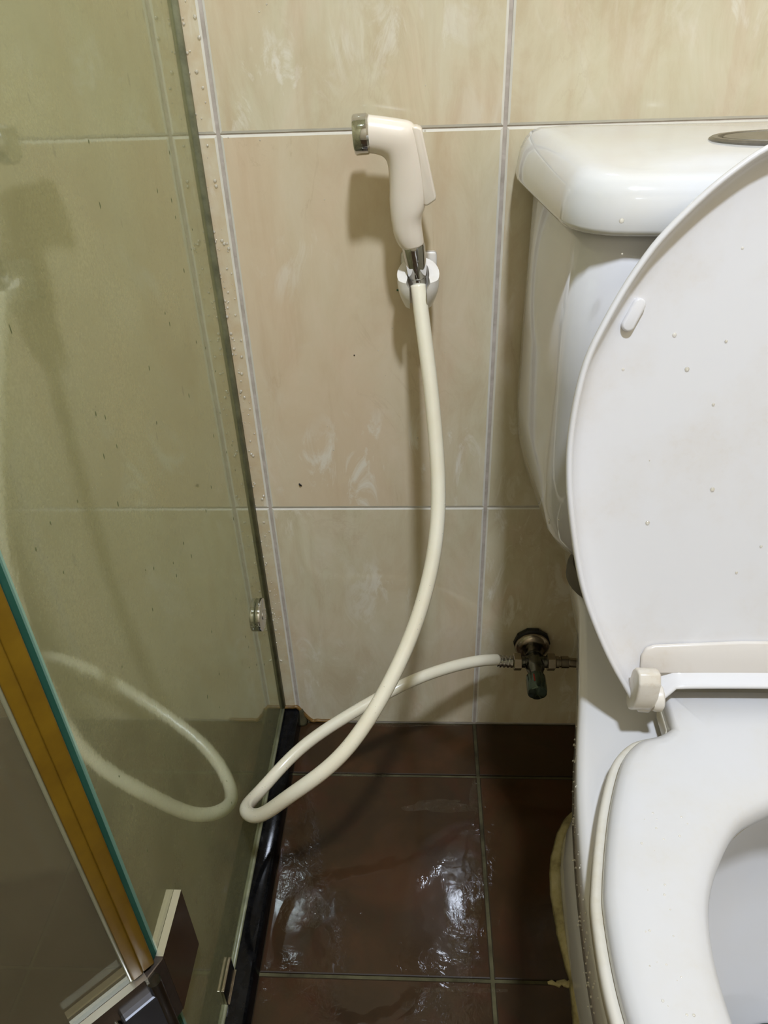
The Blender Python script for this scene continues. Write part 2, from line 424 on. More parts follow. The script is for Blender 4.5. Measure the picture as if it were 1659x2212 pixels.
tile_wall(wall_back, cols(X0, X1), rows, p_back)
tile_wall(wall_left, cols(Y1, 0), rows, p_left)
tile_wall(wall_right, cols(Y1, 0), rows, p_right)
tile_wall(wall_front, cols(X0, X1), rows, p_front)
# floor tiles: seams line up with the wall's
fx = cols(X0, X1); fy = [0.0, -.08907]
while fy[-1]-.25302 > Y1: fy.append(fy[-1]-.25302)
fy.append(Y1)
for i in range(len(fx)-1):
    for j in range(len(fy)-1):
        w, h = fx[i+1]-fx[i]-.0042, fy[j]-fy[j+1]-.0042
        if w < .006 or h < .006: continue
        me = tile_mesh(w, h, .0012, .0024, ('floor_tile', 'floor_edge'))
        o = bpy.data.objects.new('floor_tile', me); C.objects.link(o); o.parent = floor
        o.location = ((fx[i]+fx[i+1])/2, (fy[j]+fy[j+1])/2, R.uniform(-.0002, .0002)); o.rotation_euler = (-math.pi/2, 0, 0)

# ceiling light
t = thing('ceiling_light', 'round white ceiling light above the toilet, out of view', 'light', (LAMP[0], LAMP[1], CEIL))
V, F = lathe((LAMP[0], LAMP[1], CEIL), (0, 0, -1), [(0, .095), (.012, .095), (.02, .088), (.02, .07), (.012, .066)], 40)
part('frame', V, F, 'ceiling', t, angle=40)
V, F = lathe((LAMP[0], LAMP[1], CEIL-.0125), (0, 0, -1), [(0, .064), (.004, .064)], 40)
part('diffuser', V, F, 'lamp', t, angle=40)

# ------------------------------------------------------------------ shower enclosure
GX, GT = -.0215, .008                       # outer face of the fixed panel, glass thickness
EY = -.452                                   # near end of the fixed panel
HC = .0285                                   # kerb height
s45 = math.sqrt(.5)
def poly_kerb(cl, w, z0, z1, b):
    """mitred strip along centre line"""
    L, Rr = [], []
    for i, p in enumerate(cl):
        p = Vector((*p, 0)); d0 = (p-Vector((*cl[i-1], 0))).normalized() if i else None
        d1 = (Vector((*cl[i+1], 0))-p).normalized() if i < len(cl)-1 else None
        if d0 is None: n = Vector((-d1.y, d1.x, 0)); s = 1
        elif d1 is None: n = Vector((-d0.y, d0.x, 0)); s = 1
        else:
            n0 = Vector((-d0.y, d0.x, 0)); n1 = Vector((-d1.y, d1.x, 0)); n = (n0+n1).normalized(); s = 1/n.dot(n0)
        L.append(p+n*s*w/2); Rr.append(p-n*s*w/2)
    rings = []
    for l, r in zip(L, Rr):
        d = (r-l).normalized(); z = Vector((0, 0, 1))
        rings.append([l+z*z0, l+z*(z1-b), l+z*(z1-b*.3)+d*b*.3, l+z*z1+d*b, r+z*z1-d*b, r+z*(z1-b*.3)-d*b*.3, r+z*(z1-b), r+z*z0])
    return loft(rings)
P0 = (GX-GT/2, 0); P1 = (GX-GT/2, EY-.004)
P2 = (P1[0]-.60*s45, P1[1]-.60*s45); P3 = (X0, P2[1])
kx = -.026
kerb = thing('shower_kerb', 'low glossy black stone kerb under the shower glass', 'kerb', (kx, -.2, 0))
V, F = poly_kerb([(kx, -.0005), (kx, EY-.006), (kx-.60*s45, EY-.006-.60*s45), (X0+.0005, EY-.006-.60*s45)], .056, 0, HC, .004)
part('kerb_stone', V, F, 'black', kerb, angle=50)
# stained bead where the kerb meets the wall, and a dark corner lump
pts = []
for i in range(15):
    x = -.034+i*.0066
    zz = HC+.003 if x < .001 else (HC+.003)*max(0, 1-((x-.001)/.016)**.7)+.0035
    pts.append((x, -.0012, zz+R.uniform(-.0006, .0006)))
V, F = tube(catmull(pts, 4), .0026, 8)
part('stained_bead', V, F, 'mould', kerb, label='orange brown stained sealant bead')
rings = []
for i in range(7):
    f = i/6; rr = .0095*(1-f*.65)
    rings.append([Vector((.0045+rr*.9*math.sin(a)*(1.1+.15*math.sin(3*a+i))-.001, -.0005-rr*1.1*math.cos(a)*.9 if math.cos(a) > 0 else -.0005, .0003+f*HC*.95)) for a in [math.pi*2*j/14 for j in range(14)]])
V, F = loft(rings); part('corner_mortar', V, F, 'grime_dark' if 'grime_dark' in MT else 'floor_grout', kerb, label='dark lump of mortar in the corner')
# silicone line at the foot of the glass
V, F = tube([(GX+.0012, -.002, HC+.0008), (GX+.0012, EY, HC+.0008)], .0022, 8)
part('silicone_bead', V, F, 'silicone', kerb)

def glass_slab(A, B, z0, z1, th):
    """A,B = (x,y) along the glass centre line"""
    A = Vector((*A, 0)); B = Vector((*B, 0)); d = (B-A).normalized(); n = Vector((-d.y, d.x, 0))*th/2; z = Vector((0, 0, 1))
    V = [A-n+z*z0, A+n+z*z0, B+n+z*z0, B-n+z*z0, A-n+z*z1, A+n+z*z1, B+n+z*z1, B-n+z*z1]
    F = [(0, 3, 7, 4), (1, 5, 6, 2), (0, 4, 5, 1), (3, 2, 6, 7), (4, 7, 6, 5), (0, 1, 2, 3)]
    return V, F
GTOP = 1.92
fp = thing('fixed_glass_panel', 'green-tinted cloudy fixed shower glass running out from the tiled wall', 'shower panel', (P0[0], -.2, HC))
V, F = glass_slab((P0[0], -.003), (P1[0], EY+.0012), HC+.0005, GTOP, GT)
part('glass_pane', V, F, 'panel_glass', fp, smooth=False)
V, F = [], []
for _ in range(70):
    y, zz = R.uniform(-.43, -.03), R.uniform(.16, .80); a_, h_ = R.uniform(.0004, .0009), R.uniform(.0009, .0026)
    k_ = len(V); V += [(GX+.0001, y+a_*math.cos(t_), zz+h_*math.sin(t_)+.4*a_*math.cos(t_)) for t_ in [2*math.pi*j/8 for j in range(8)]]; V.append((GX+.0004, y, zz))
    F += [(k_+j, k_+(j+1) % 8, k_+8) for j in range(8)]
part('film_gap_specks', V, F, 'speck', fp, kind='stuff')  # dark flakes standing for small gaps in the soap film
# polished green end of the pane with its pale arris
V, F = box(GX-GT+.0008, GX-.0008, EY-.0002, EY+.0012, HC+.0005, GTOP)
part('polished_edge', V, F, 'glass_edge', fp, smooth=False, label='dark green polished glass edge')
V, F = merge(box(GX-.0012, GX+.0001, EY-.0003, EY+.0014, HC+.0005, GTOP))
part('pale_arris', V, F, 'glass_rim', fp, smooth=False, label='thin pale ground corner of the glass')
# silicone against the wall
V, F = tube([(GX+.0004, -.0012, HC+.004), (GX+.0004, -.0012, 1.0), (GX+.0004, -.0012, GTOP)], .0042, 8)
part('wall_bead', V, F, 'silicone', fp, label='grey sealant line between glass and tiles')
# clamps
def d_clamp(name, label, yc, zc, r, flat):
    t = thing(name, label, 'glass clamp', (GX, yc, zc))
    for x0, dirx in ((GX+.0002, 1), (GX-GT-.0002, -1)):
        ol = []
        for j in range(28):
            a = 2*math.pi*j/28; y, zz = r*math.cos(a), r*math.sin(a)
            if flat == 'wall': y = min(y, r*.75)
            if flat == 'floor': zz = max(zz, -r*.55)
            ol.append((x0, yc+y, zc+zz))
        V, F = prism(ol, (dirx, 0, 0), .0062, .0012, 2)
        part('clamp_plate', V, F, 'chrome', t, angle=40)
    V, F = lathe((GX+.006, yc, zc), (1, 0, 0), [(0, .006), (.0012, .006), (.0016, .0045)], 20)
    part('screw_cap', V, F, 'chrome', t, angle=40)
    return t
d_clamp('wall_clamp', 'round chrome clamp holding the fixed glass close to the tiled wall', -.047, .2465, .0205, 'wall')
t = thing('floor_clamp', 'small square chrome clamp at the foot of the fixed glass, on the black kerb', 'glass clamp', (GX, -.368, HC))
for a in ((GX+.0002, GX+.0038), (GX-GT-.0038, GX-GT-.0002)):
    V, F = box(a[0], a[1], -.386, -.353, HC+.0012, HC+.030, .0008, 2); part('clamp_plate', V, F, 'brass_steel', t, smooth=False)
V, F = box(GX-GT-.005, GX+.005, -.385, -.352, HC+.0001, HC+.0013); part('clamp_foot', V, F, 'brass_steel', t, smooth=False)

# hinge, 135 degrees between fixed pane and door
HZ0, HZ1 = .190, .275
hg = thing('glass_hinge', 'square steel hinge joining the fixed glass to the angled shower door', 'hinge', (GX, EY, HZ0))
def plate(A, B, th, z0, z1, name, lab=None):
    V, F = glass_slab(A, B, z0, z1, th)
    mi = [0, 0, 0, 0, 1, 0]  # top face of each plate in a paler steel than the rest
    return part(name, V, F, ['brass_steel', 'hinge_top'], hg, smooth=False, mi=mi, label=lab)
for off in (GX+.0031, GX-GT-.0031):
    plate((off, EY-.004), (off, EY+.047), .0058, HZ0, HZ1, 'fixed_plate')
DC = Vector((P1[0]-.0015, EY-.0095, 0)); dd = Vector((-s45, -s45, 0)); dn = Vector((s45, -s45, 0))
for sgn in (1, -1):
    c = DC+dn*sgn*(GT/2+.0031)
    a = c+dd*(.004 if sgn > 0 else .010); b = c+dd*.058
    plate((a.x, a.y), (b.x, b.y), .0058, HZ0, HZ1, 'door_plate')
P = [Vector((GX+.0001, EY+.002, 0)), Vector((GX+.0056, EY+.002, 0)), Vector((GX+.0056, EY-.0055, 0)), DC+dn*.0100+dd*.0055, DC+dn*.0043+dd*.0055, DC+dn*.0043-dd*.001]
V, F = prism([Vector((p.x, p.y, HZ0+.0008)) for p in P], (0, 0, 1), HZ1-HZ0-.0016, .0006, 1)
part('hinge_knuckle', V, F, 'knuckle', hg, angle=40)
c = DC+dn*(GT/2+.0080)+dd*.001
V, F = lathe((c.x, c.y, HZ0+.004), (0, 0, 1), [(0, .0052), (HZ1-HZ0-.008, .0052)], 20)
part('hinge_pin', V, F, 'valve', hg, angle=40)
c = DC+dn*(GT/2+.0062)+dd*.016
Mh = Matrix.Translation(c)@Matrix.Rotation(math.radians(45), 4, 'Z')
V, F = box(-.014, .014, -.006, .004, HZ0+.018, HZ1-.018, .002, 2, Mh)
part('hinge_block', V, F, 'brass_dark', hg, smooth=False, label='dark block of the hinge barrel')
for zz in (HZ0+.026, HZ1-.026):
    for q in (.034, .048):
        c2 = DC+dn*(GT/2+.006)+dd*q
        V, F = lathe((c2.x, c2.y, zz), dn, [(0, .0038), (.0012, .0038), (.0018, .0026)], 16); part('screw', V, F, 'valve', hg, angle=40)

door = thing('shower_door', 'clear angled glass shower door with a yellowed seal strip', 'shower door', (DC.x, DC.y, HC))
A = DC+dd*.0052; B = DC+dd*.585
V, F = glass_slab((A.x, A.y), (B.x, B.y), HC+.010, GTOP, GT)
part('glass_pane', V, F, 'door_glass', door, smooth=False)
# amber seal: bulb + channel + clear fin
def seal_seg(z0, z1):
    def strip(q0, q1, o0, o1):
        a = DC+dd*q0; b = DC+dd*q1
        ol = [a+dn*o0, b+dn*o0, b+dn*o1, a+dn*o1]
        return prism([Vector((p.x, p.y, z0)) for p in ol], (0, 0, 1), z1-z0, .0012, 2)
    V, F = merge(strip(-.0050, .0047, -.004, .0055)); part('seal_bulb', V, F, 'seal', door, angle=50, label='amber yellow seal bulb')
    V, F = strip(.0045, .0125, .0042, .0062); V2, F2 = strip(.0045, .0125, -.0062, -.0042)
    part('seal_channel', *merge((V, F), (V2, F2)), 'seal', door, angle=50, label='amber yellow seal channel')
    V, F = strip(.0123, .0150, .0042, .0056); part('seal_fin', V, F, 'seal_clear', door, angle=50, label='pale lip of the seal strip')
seal_seg(HZ1+.002, GTOP); seal_seg(HC+.008, HZ0-.002)
rp = thing('return_glass_panel', 'cloudy fixed shower glass beyond the angled door, out of view', 'shower panel', (P2[0], P2[1], HC))
E2 = DC+dd*.592
V, F = glass_slab((E2.x-.004, E2.y-.002), (X0+.002, E2.y-.002), HC+.0005, GTOP, GT)
part('glass_pane', V, F, 'panel_glass', rp, smooth=False)

# ------------------------------------------------------------------ hose
HOSE = [[.2715,-.0365,.1630],[.2502,-.046,.1722],[.2265,-.060,.1799],[.1866,-.080,.1842],[.1589,-.095,.1831],[.1316,-.108,.1763],[.0937,-.125,.1629],[.0614,-.140,.1500],
 [.0350,-.155,.1385],[.0115,-.176,.1262],[-.0045,-.202,.1215],[-.0131,-.230,.1375],[-.0125,-.2525,.1578],[.0005,-.268,.1665],[.0190,-.278,.1845],[.0401,-.282,.2180],[.0668,-.286,.2465],[.0961,-.278,.2687],[.1176,-.262,.2876],[.1413,-.235,.3158],
 [.1565,-.215,.3384],[.1719,-.190,.3626],[.1853,-.165,.3991],[.1929,-.140,.4355],[.1944,-.115,.4719],[.1904,-.095,.5111],[.1879,-.080,.5425],[.1827,-.062,.5813],[.1777,-.048,.6119],[.1744,-.0355,.6400]]
HP = catmull(HOSE, 8)
for _ in range(9):                                     # even the curve out, ends fixed
    HP = [p if min(i, len(HP)-1-i) < 3 else sum((HP[max(0, min(len(HP)-1, i+q))]*(5-abs(q)) for q in range(-4, 5)), Vector((0, 0, 0)))/25 for i, p in enumerate(HP)]
V, F = tube(HP, .0071, 24)
hose = part('bidet_hose', V, F, 'hose')
tag(hose, 'cream plastic bidet hose looping down from the sprayer to the wall valve', 'hose')
hp = HP; pts = []
for _ in range(170):
    i = R.randrange(40, 190); p = hp[i]; tt = (hp[i+1]-hp[i-1]).normalized(); a, b = frame(tt); an = R.uniform(0, 6.28)
    n = a*math.cos(an)+b*math.sin(an); pts.append((p+n*.0069, n, R.uniform(.0003, .0007), R.uniform(.0003, .0006), (0, 0, 0)))
V, F = domes(pts, 6); part('water_drops', V, F, 'drop', hose, kind='stuff')

# ------------------------------------------------------------------ sprayer
sp = thing('bidet_sprayer', 'cream hand bidet sprayer hung upright on the tiled wall', 'bidet sprayer', (.168, -.04, .641))
pairs = [((0.1335,0.7529),(0.1348,0.7812)),((0.1368,0.7526),(0.1417,0.7803)),((0.1401,0.7520),(0.1499,0.7791)),((0.1449,0.7505),(0.1596,0.7775)),((0.1483,0.7473),(0.1683,0.7757)),((0.1498,0.7421),(0.1727,0.7722)),((0.1504,0.7351),(0.1752,0.7647)),((0.1506,0.7249),(0.1775,0.7535)),
 ((0.1502,0.7148),(0.1805,0.7354)),((0.1505,0.7059),(0.1820,0.7192)),((0.1511,0.6993),(0.1812,0.7093)),((0.1519,0.6935),(0.1786,0.7018)),((0.1528,0.6880),(0.1779,0.6944)),((0.1551,0.6810),(0.1790,0.6855)),((0.1579,0.6759),(0.1797,0.6801)),((0.1602,0.6739),(0.1796,0.6777)),((0.1624,0.6733),(0.1775,0.6765))]
thick = [.0132,.0134,.0136,.0138,.0138,.0136,.0132,.0130,.0130,.0130,.0128,.0124,.0121,.0117,.0110,.0104,.0085]
yz = lambda z: -.0335-.06*(z-.65)
I = catmull([(a[0], a[1], th) for (a, b), th in zip(pairs, thick)], 3); O = catmull([(b[0], b[1], th) for (a, b), th in zip(pairs, thick)], 3)
rings = []
for p, q in zip(I, O):
    a = Vector((p.x, yz(p.y), p.y)); b = Vector((q.x, yz(q.y), q.y)); c = (a+b)/2; h = (b-a)/2; n = Vector((0, -1, -.06)).normalized()
    rr = []
    for j in range(28):
        an = 2*math.pi*j/28; cs, sn = math.cos(an), math.sin(an); e = .84
        rr.append(c+h*math.copysign(abs(cs)**e, cs)+n*math.copysign(abs(sn)**e, sn)*p.z)
    rings.append(rr)
V, F = loft(rings); part('body', V, F, 'sprayer', sp)
# chrome spray head facing left
hc = Vector((0.1344, yz(0.7672), 0.7672)); ax = Vector((-1, 0, -.055))
V, F = lathe(hc, ax, [(-.001, .0143), (.0006, .0156), (.0105, .0156), (.0118, .0148), (.0122, .0135), (.0108, .0130), (.0106, .0)], 40)
part('spray_head', V, F, 'chrome', sp, angle=35)
V, F = lathe(hc+ax.normalized()*.0104, ax, [(0, .0128), (.0012, .0126), (.0018, .004), (.0018, 0)], 32)
sf = part('spray_face', V, F, 'holder', sp, angle=35)
pts = []
for ring, nn in ((.003, 6), (.006, 12), (.0095, 18)):
    for j in range(nn):
        a, b = frame(ax); an = 2*math.pi*j/nn
        pts.append((hc+ax.normalized()*.0116+(a*math.cos(an)+b*math.sin(an))*ring, ax, .0005, .0004, (0, 0, 0)))
V, F = domes(pts, 6); part('nozzle_holes', V, F, 'rubber', sf, kind='stuff')
# trigger lever behind the handle
lv = [(0.1703,0.7727),(0.1744,0.7724),(0.1783,0.7708),(0.1800,0.7632),(0.1904,0.7188),(0.1901,0.7154),(0.1828,0.7106),(0.1800,0.7113),(0.1780,0.7281),(0.1755,0.7482),(0.1713,0.7642)]
ol = [Vector((x, yz(z2)-.0085, z2)) for x, z2 in lv]
V, F = prism(ol, (0, 1, .0), .017, .0016, 3)
part('trigger_lever', V, F, 'sprayer', sp, angle=45)
# ferrule
fa = Vector((0.1702, -0.0351, 0.6772)); fb = Vector((0.1742, -0.0333, 0.6468)); ax = fb-fa; L = ax.length
V, F = lathe(fa, ax, [(0, .0098), (.002, .0104), (.004, .0104), (L-.0012, .0089), (L, .0080)], 36)
part('ferrule', V, F, 'chrome', sp, angle=35)
V, F = lathe(fa+ax.normalized()*L, ax, [(-.001, .0060), (.0008, .0076), (.0050, .0076), (.0066, .0072), (.007, .006)], 36)
part('collar_ring', V, F, 'chrome', sp, angle=35)

# holder
hd = thing('sprayer_holder', 'small white plastic wall clip gripping the bidet hose', 'holder', (.1745, 0, .64))
V, F = box(.1580, .1920, -.0045, -.0003, .6225, .6615, .003, 3); part('back_plate', V, F, 'holder', hd, angle=40)
def prong(sgn):
    cx, cy = .1746, -.0335
    rings = []
    for i in range(9):
        f = i/8; zz = .6205+f*.0255
        ro = .0125+.0068*math.sin(min(1, f*1.25)*math.pi/2); ri = .0095+.0006*f
        gap = math.asin(min(.95, .0079/ro)) if f < .75 else math.asin(min(.95, (.0079+(f-.75)*.012)/ro))
        tk = ro-ri
        arc = []
        a0 = gap; a0i = math.asin(min(.97, ro*math.sin(gap)/ri)); a1 = math.radians(158)
        for k2 in range(12):
            a = a0+(a1-a0)*k2/11; arc.append((ro*math.sin(a), -ro*math.cos(a), f*.010*max(0, -math.cos(a)+.35)))
        inn = []
        for k2 in range(12):
            a = a1+(a0i-a1)*k2/11; inn.append((ri*math.sin(a), -ri*math.cos(a), f*.010*max(0, -math.cos(a)+.35)))
        rings.append([Vector((cx+sgn*x, cy+y, zz+dz)) for x, y, dz in arc+inn])
    return loft(rings)
for sgn in (-1, 1):
    V, F = prong(sgn); part('prong', V, F, 'holder', hd, angle=50)
V, F = box(.166, .183, -.0235, -.003, .6245, .6545, .002, 2); part('stem', V, F, 'holder', hd, angle=40)
V, F = box(.1535, .1580, -.0009, -.0002, .6235, .6250); part('tape_scrap', V, F, 'green', hd, smooth=False, label='torn scrap of green tape')

# ------------------------------------------------------------------ valve
vc = Vector((.3180, -.035, .158))
va = thing('angle_valve', 'tarnished chrome two-way angle valve low on the tiled wall', 'valve', (.318, 0, .158))
V, F = lathe((.318, -.0003, .163), (0, -1, -.0), [(0, .0215), (.003, .0235), (.0075, .0235), (.0085, .0215)], 10); part('wall_washer', V, F, 'rubber', va, angle=30, label='black octagonal rubber backing')
V, F = lathe((.318, -.0085, .1615), (0, -1, -.05), [(0, .0215), (.003, .0222), (.0065, .0205), (.009, .0165), (.0098, .0125), (.009, .0105)], 40); part('escutcheon', V, F, 'brass_steel', va, angle=50)
V, F = lathe((.318, -.008, .159), (0, -1, -.02), [(0, .0098), (.016, .0098), (.0165, .0108), (.019, .0108), (.0195, .0092), (.022, .0092), (.034, .0118), (.040, .0112), (.046, .0088), (.052, .0088)], 32); part('valve_body', V, F, 'valve', va, angle=30)
V, F = merge(lathe(vc+Vector((-.006, 0, 0)), (-1, 0, 0), [(0, .0085), (.0055, .0085), (.006, .0075), (.010, .0075)], 24), lathe(vc+Vector((.006, 0, 0)), (1, 0, 0), [(0, .0085), (.0055, .0085), (.006, .0075), (.010, .0075)], 24))
part('side_outlets', V, F, 'valve', va, angle=30)
# knob: fluted cylinder
ko = Vector((.3165, -.0595, .1572)); kax = Vector((-.02, -1, -.03)).normalized(); a, b = frame(kax)
rings = []
for d, r, fl in ((0, .0095, 0), (.001, .0118, 1), (.003, .0124, 1), (.024, .0124, 1), (.0262, .0116, .6), (.0272, .0100, 0), (.0275, .0, 0)):
    rings.append([ko+kax*d+(a*math.cos(t_)+b*math.sin(t_))*max(1e-5, (r-fl*.0010*(.5+.5*math.cos(6*t_))**3)) for t_ in [2*math.pi*j/72 for j in range(72)]])
V, F = loft(rings); kn = part('handle_knob', V, F, 'valve_knob', va, angle=35)
V, F = box(.3120, .3136, -.077, -.066, .1684, .1693, .0002); part('red_mark', V, F, 'red', kn, smooth=False, label='small red mark')
def hexnut(x0, x1, r, name):
    V, F = lathe((x0, vc.y, vc.z), (x1-x0, 0, 0), [(0, r*.9), (.001, r), (abs(x1-x0)-.001, r), (abs(x1-x0), r*.9)], 6); part(name, V, F, 'brass_steel', va, smooth=False)
hexnut(.3020, .2915, .0112, 'hex_nut'); hexnut(.3335, .3440, .0112, 'hex_nut')
prof = [(0, .0068)]
for i in range(4): prof += [(.001+i*.0048, .0079), (.0034+i*.0048, .0079), (.0040+i*.0048, .0068), (.0047+i*.0048, .0068)]
V, F = lathe((.2915, vc.y, vc.z), (-1, 0, .05), prof+[(.0205, .0074), (.0208, .006)], 28); part('hose_ferrule', V, F, 'chrome', va, angle=30)
V, F = lathe((.3440, vc.y, vc.z), (1, 0, 0), [(0, .0066), (.001, .0077), (.0045, .0077), (.005, .0066), (.007, .0066), (.0075, .0077), (.0165, .0077), (.017, .006)], 28); part('hose_ferrule', V, F, 'brass_steel', va, angle=30)
sup = catmull([(.3605, vc.y, vc.z), (.376, -.0355, .158), (.392, -.030, .163), (.402, -.022, .185), (.403, -.020, .24), (.402, -.020, .32), (.402, -.020, .41)], 8)
V, F = tube(sup, .0060, 18); o = part('supply_hose', V, F, 'brass_steel'); tag(o, 'braided steel supply hose running from the valve behind the toilet', 'hose')

# ------------------------------------------------------------------ toilet
CX = .457
wc = thing('toilet', 'white close-coupled toilet with its lid raised, against the tiled wall', 'toilet', (CX, -.40, 0))
NP = 120
def polar(outline, c, n=NP):
    """resample closed 2D outline by angle round c (start = back centre, through the left side)"""
    out = []; m = len(outline)
    for k2 in range(n):
        an = 2*math.pi*k2/n; d = Vector((-math.sin(an), math.cos(an))); best = None
        for i in range(m):
            p = Vector(outline[i][:2])-Vector(c); q = Vector(outline[(i+1) % m][:2])-Vector(c); e = q-p
            den = d.x*e.y-d.y*e.x
            if abs(den) < 1e-12: continue
            t_ = (p.x*e.y-p.y*e.x)/den; s_ = (p.x*d.y-p.y*d.x)/den
            if t_ > 0 and -1e-6 <= s_ <= 1+1e-6 and (best is None or t_ > best): best = t_
        out.append(Vector(c)+d*(best or .001))
    return out
def sym(half, n=6):
    """half outline from back centre to front centre on the left side -> closed smooth outline"""
    P = catmull([(x, y, 0) for x, y in half], n)
    L = [(p.x, p.y) for p in P]; Rr = [(2*CX-x, y) for x, y in reversed(L[1:-1])]
    return L+Rr
def inset(pts, c, d):
    c = Vector(c); n = len(pts); N = []
    for i, p in enumerate(pts):
        t_ = (pts[(i+1) % n]-pts[i-1]).normalized(); nn = Vector((-t_.y, t_.x))
        if nn.dot(c-p) < 0: nn = -nn
        N.append(nn)
    w_ = int(abs(d)/.0018)
    if w_:
        N = [sum((N[(i+q) % n]*(w_+1-abs(q)) for q in range(-w_, w_+1)), Vector((0, 0))).normalized() for i in range(n)]
    f = min(1, max(0, (d-.02)/.03))
    return [p+(nn*(1-f)+(c-p).normalized()*f).normalized()*d for p, nn in zip(pts, N)]
def z3(pts, z): return [Vector((p.x, p.y, z)) for p in pts]
cc = (CX, -.53)
rim = polar(sym([(CX, -.045), (.40, -.045), (.350, -.048), (.3305, -.07), (.328, -.12), (.326, -.175), (.3165, -.235), (.3056, -.296), (.2945, -.350), (.2859, -.403), (.2800, -.4685), (.2790, -.537), (.287, -.60), (.305, -.66), (.338, -.715), (.39, -.755), (CX, -.768)]), cc)
mid = polar(sym([(CX, -.07), (.38, -.08), (.350, -.12), (.345, -.20), (.338, -.30), (.330, -.40), (.327, -.50), (.335, -.60), (.365, -.68), (.41, -.725), (CX, -.735)]), cc)
ped = polar(sym([(CX, -.12), (.40, -.125), (.366, -.16), (.362, -.24), (.366, -.34), (.370, -.44), (.378, -.54), (.40, -.61), (.43, -.645), (CX, -.655)]), cc)
foot = polar(sym([(CX, -.145), (.40, -.148), (.362, -.165), (.3445, -.20), (.3385, -.24), (.3355, -.29), (.3345, -.34), (.3365, -.42), (.345, -.52), (.375, -.61), (.42, -.65), (CX, -.66)]), cc)
def ell(cy, hw, hl): return [Vector((CX-hw*math.sin(2*math.pi*k2/NP), cy+hl*math.cos(2*math.pi*k2/NP))) for k2 in range(NP)]
RZ = .385
rings = [z3(ell(-.505, .030, .036), .105), z3(ell(-.505, .042, .050), .14), z3(ell(-.505, .054, .064), .165), z3(ell(-.512, .076, .090), .20), z3(ell(-.522, .106, .128), .245), z3(ell(-.530, .128, .156), .285),
         z3(ell(-.535, .137, .165), .325), z3(ell(-.537, .139, .167), .350), z3(ell(-.545, .135, .163), .366), z3(ell(-.550, .1285, .156), .378), z3(ell(-.552, .1285, .156), RZ-.001), z3(ell(-.552, .131, .159), RZ),
         z3(inset(rim, cc, .020), RZ), z3(inset(rim, cc, .006), RZ), z3(inset(rim, cc, .0018), RZ-.0018), z3(rim, RZ-.006), z3(rim, .350), z3(inset(rim, cc, .004), .338), z3(inset(rim, cc, .014), .325),
         z3([a_.lerp(b_, .75) for a_, b_ in zip(rim, mid)], .29), z3(mid, .24), z3([a_.lerp(b_, .6) for a_, b_ in zip(mid, ped)], .19), z3(ped, .13), z3(ped, .085), z3([a_.lerp(b_, .35) for a_, b_ in zip(ped, foot)], .062), z3([a_.lerp(b_, .85) for a_, b_ in zip(ped, foot)], .050), z3(foot, .040), z3(inset(foot, cc, -.003), .012), z3(inset(foot, cc, -.004), .0002)]
V, F = loft(rings); bowl = part('bowl', V, F, 'ceramic', wc)
# water in the bowl
V, F = loft([z3(ell(-.505, .0520, .062), .1645), z3(ell(-.505, .0525, .0625), .165)]); part('bowl_water', V, F, 'water', wc, angle=30)
# cement bead round the foot, irregular
rings = []
pr = [(.0, 0.0), (.0, 1), (.45, .9), (.8, .55), (1.0, .0)]
left = [p for p in inset(foot, cc, -.004) if p.x < CX-.02]
left = [p for p in catmull([(p.x, p.y, 0) for p in left], 3)]
for i, p in enumerate(left):
    p = Vector(p[:2]); d = (p-Vector(cc)).normalized(); d = Vector((d.x, d.y*.4)).normalized()
    wv = .0105+.0035*math.sin(i*.37)+.003*math.sin(i*.11+1)+R.uniform(-.0009, .0009)
    if p.y < -.335: wv *= .45
    ht = .0085+.002*math.sin(i*.23)+R.uniform(-.0005, .0005)
    rings.append([Vector((p.x-d.x*.004+d.x*(wv+.004)*q, p.y+d.y*(wv+.004)*q, max(.0002, ht*hh))) for q, hh in pr])
V, F = loft(rings); part('cement_bead', V, F, 'cement', wc, label='lumpy yellowed cement bead around the foot')
V, F = [], []
pts = []
for i in range(10):
    pts.append((.338-.0034*i+R.uniform(-.001, .001), -.3425+.0012*math.sin(i*1.7)-i*.0001, .0004))
rad = [.0046*(1-i/11)+R.uniform(0, .0016) for i in range(10)]
V, F = tube(pts, rad, 8)
V = [Vector((v[0], v[1], max(.0002, v[2]*.6))) for v in V]
part('cement_smear', V, F, 'cement', wc, label='smear of cement along the floor joint')

# tank
def tank_outline(l, ls, yb, yf, rf, bow, rb=.012):
    """left x at back l, left x at front ls, back y, front y"""
    P = [(CX, yb), ((CX+l)/2, yb), (l+rb, yb), (l+rb*.3, yb-rb*.3), (l, yb-rb), (l+(ls-l)*.5, yb+(yf-yb)*.45), (ls-.0, yf+rf+bow)]
    for a_ in (20, 45, 70): 
        r_ = math.radians(a_); P.append((ls+rf*(1-math.cos(r_)), yf+rf+bow-rf*math.sin(r_)))
    P += [(ls+rf, yf+bow), (ls+rf+(CX-ls-rf)*.35, yf+bow*.45), (ls+rf+(CX-ls-rf)*.7, yf+bow*.12), (CX, yf)]
    return polar(sym(P, 5), (CX, -.11))
tc_ = (CX, -.11)
body = [(.404, .345, .352, -.05, -.145, .03), (.406, .330, .336, -.04, -.155, .03), (.413, .312, .318, -.03, -.170, .032), (.428, .2965, .303, -.024, -.180, .034), (.450, .2845, .292, -.02, -.190, .034), (.480, .277, .286, -.018, -.198, .034),
        (.520, .2735, .2835, -.017, -.203, .034), (.60, .2735, .2835, -.016, -.208, .034), (.7235, .2745, .2845, -.015, -.2115, .034)]
rings = [z3(tank_outline(l, ls, yb, yf, rf, .008), z_) for z_, l, ls, yb, yf, rf in body]
tk_ = loft(rings); tank = part('tank', tk_[0], tk_[1], 'ceramic_cool', wc)
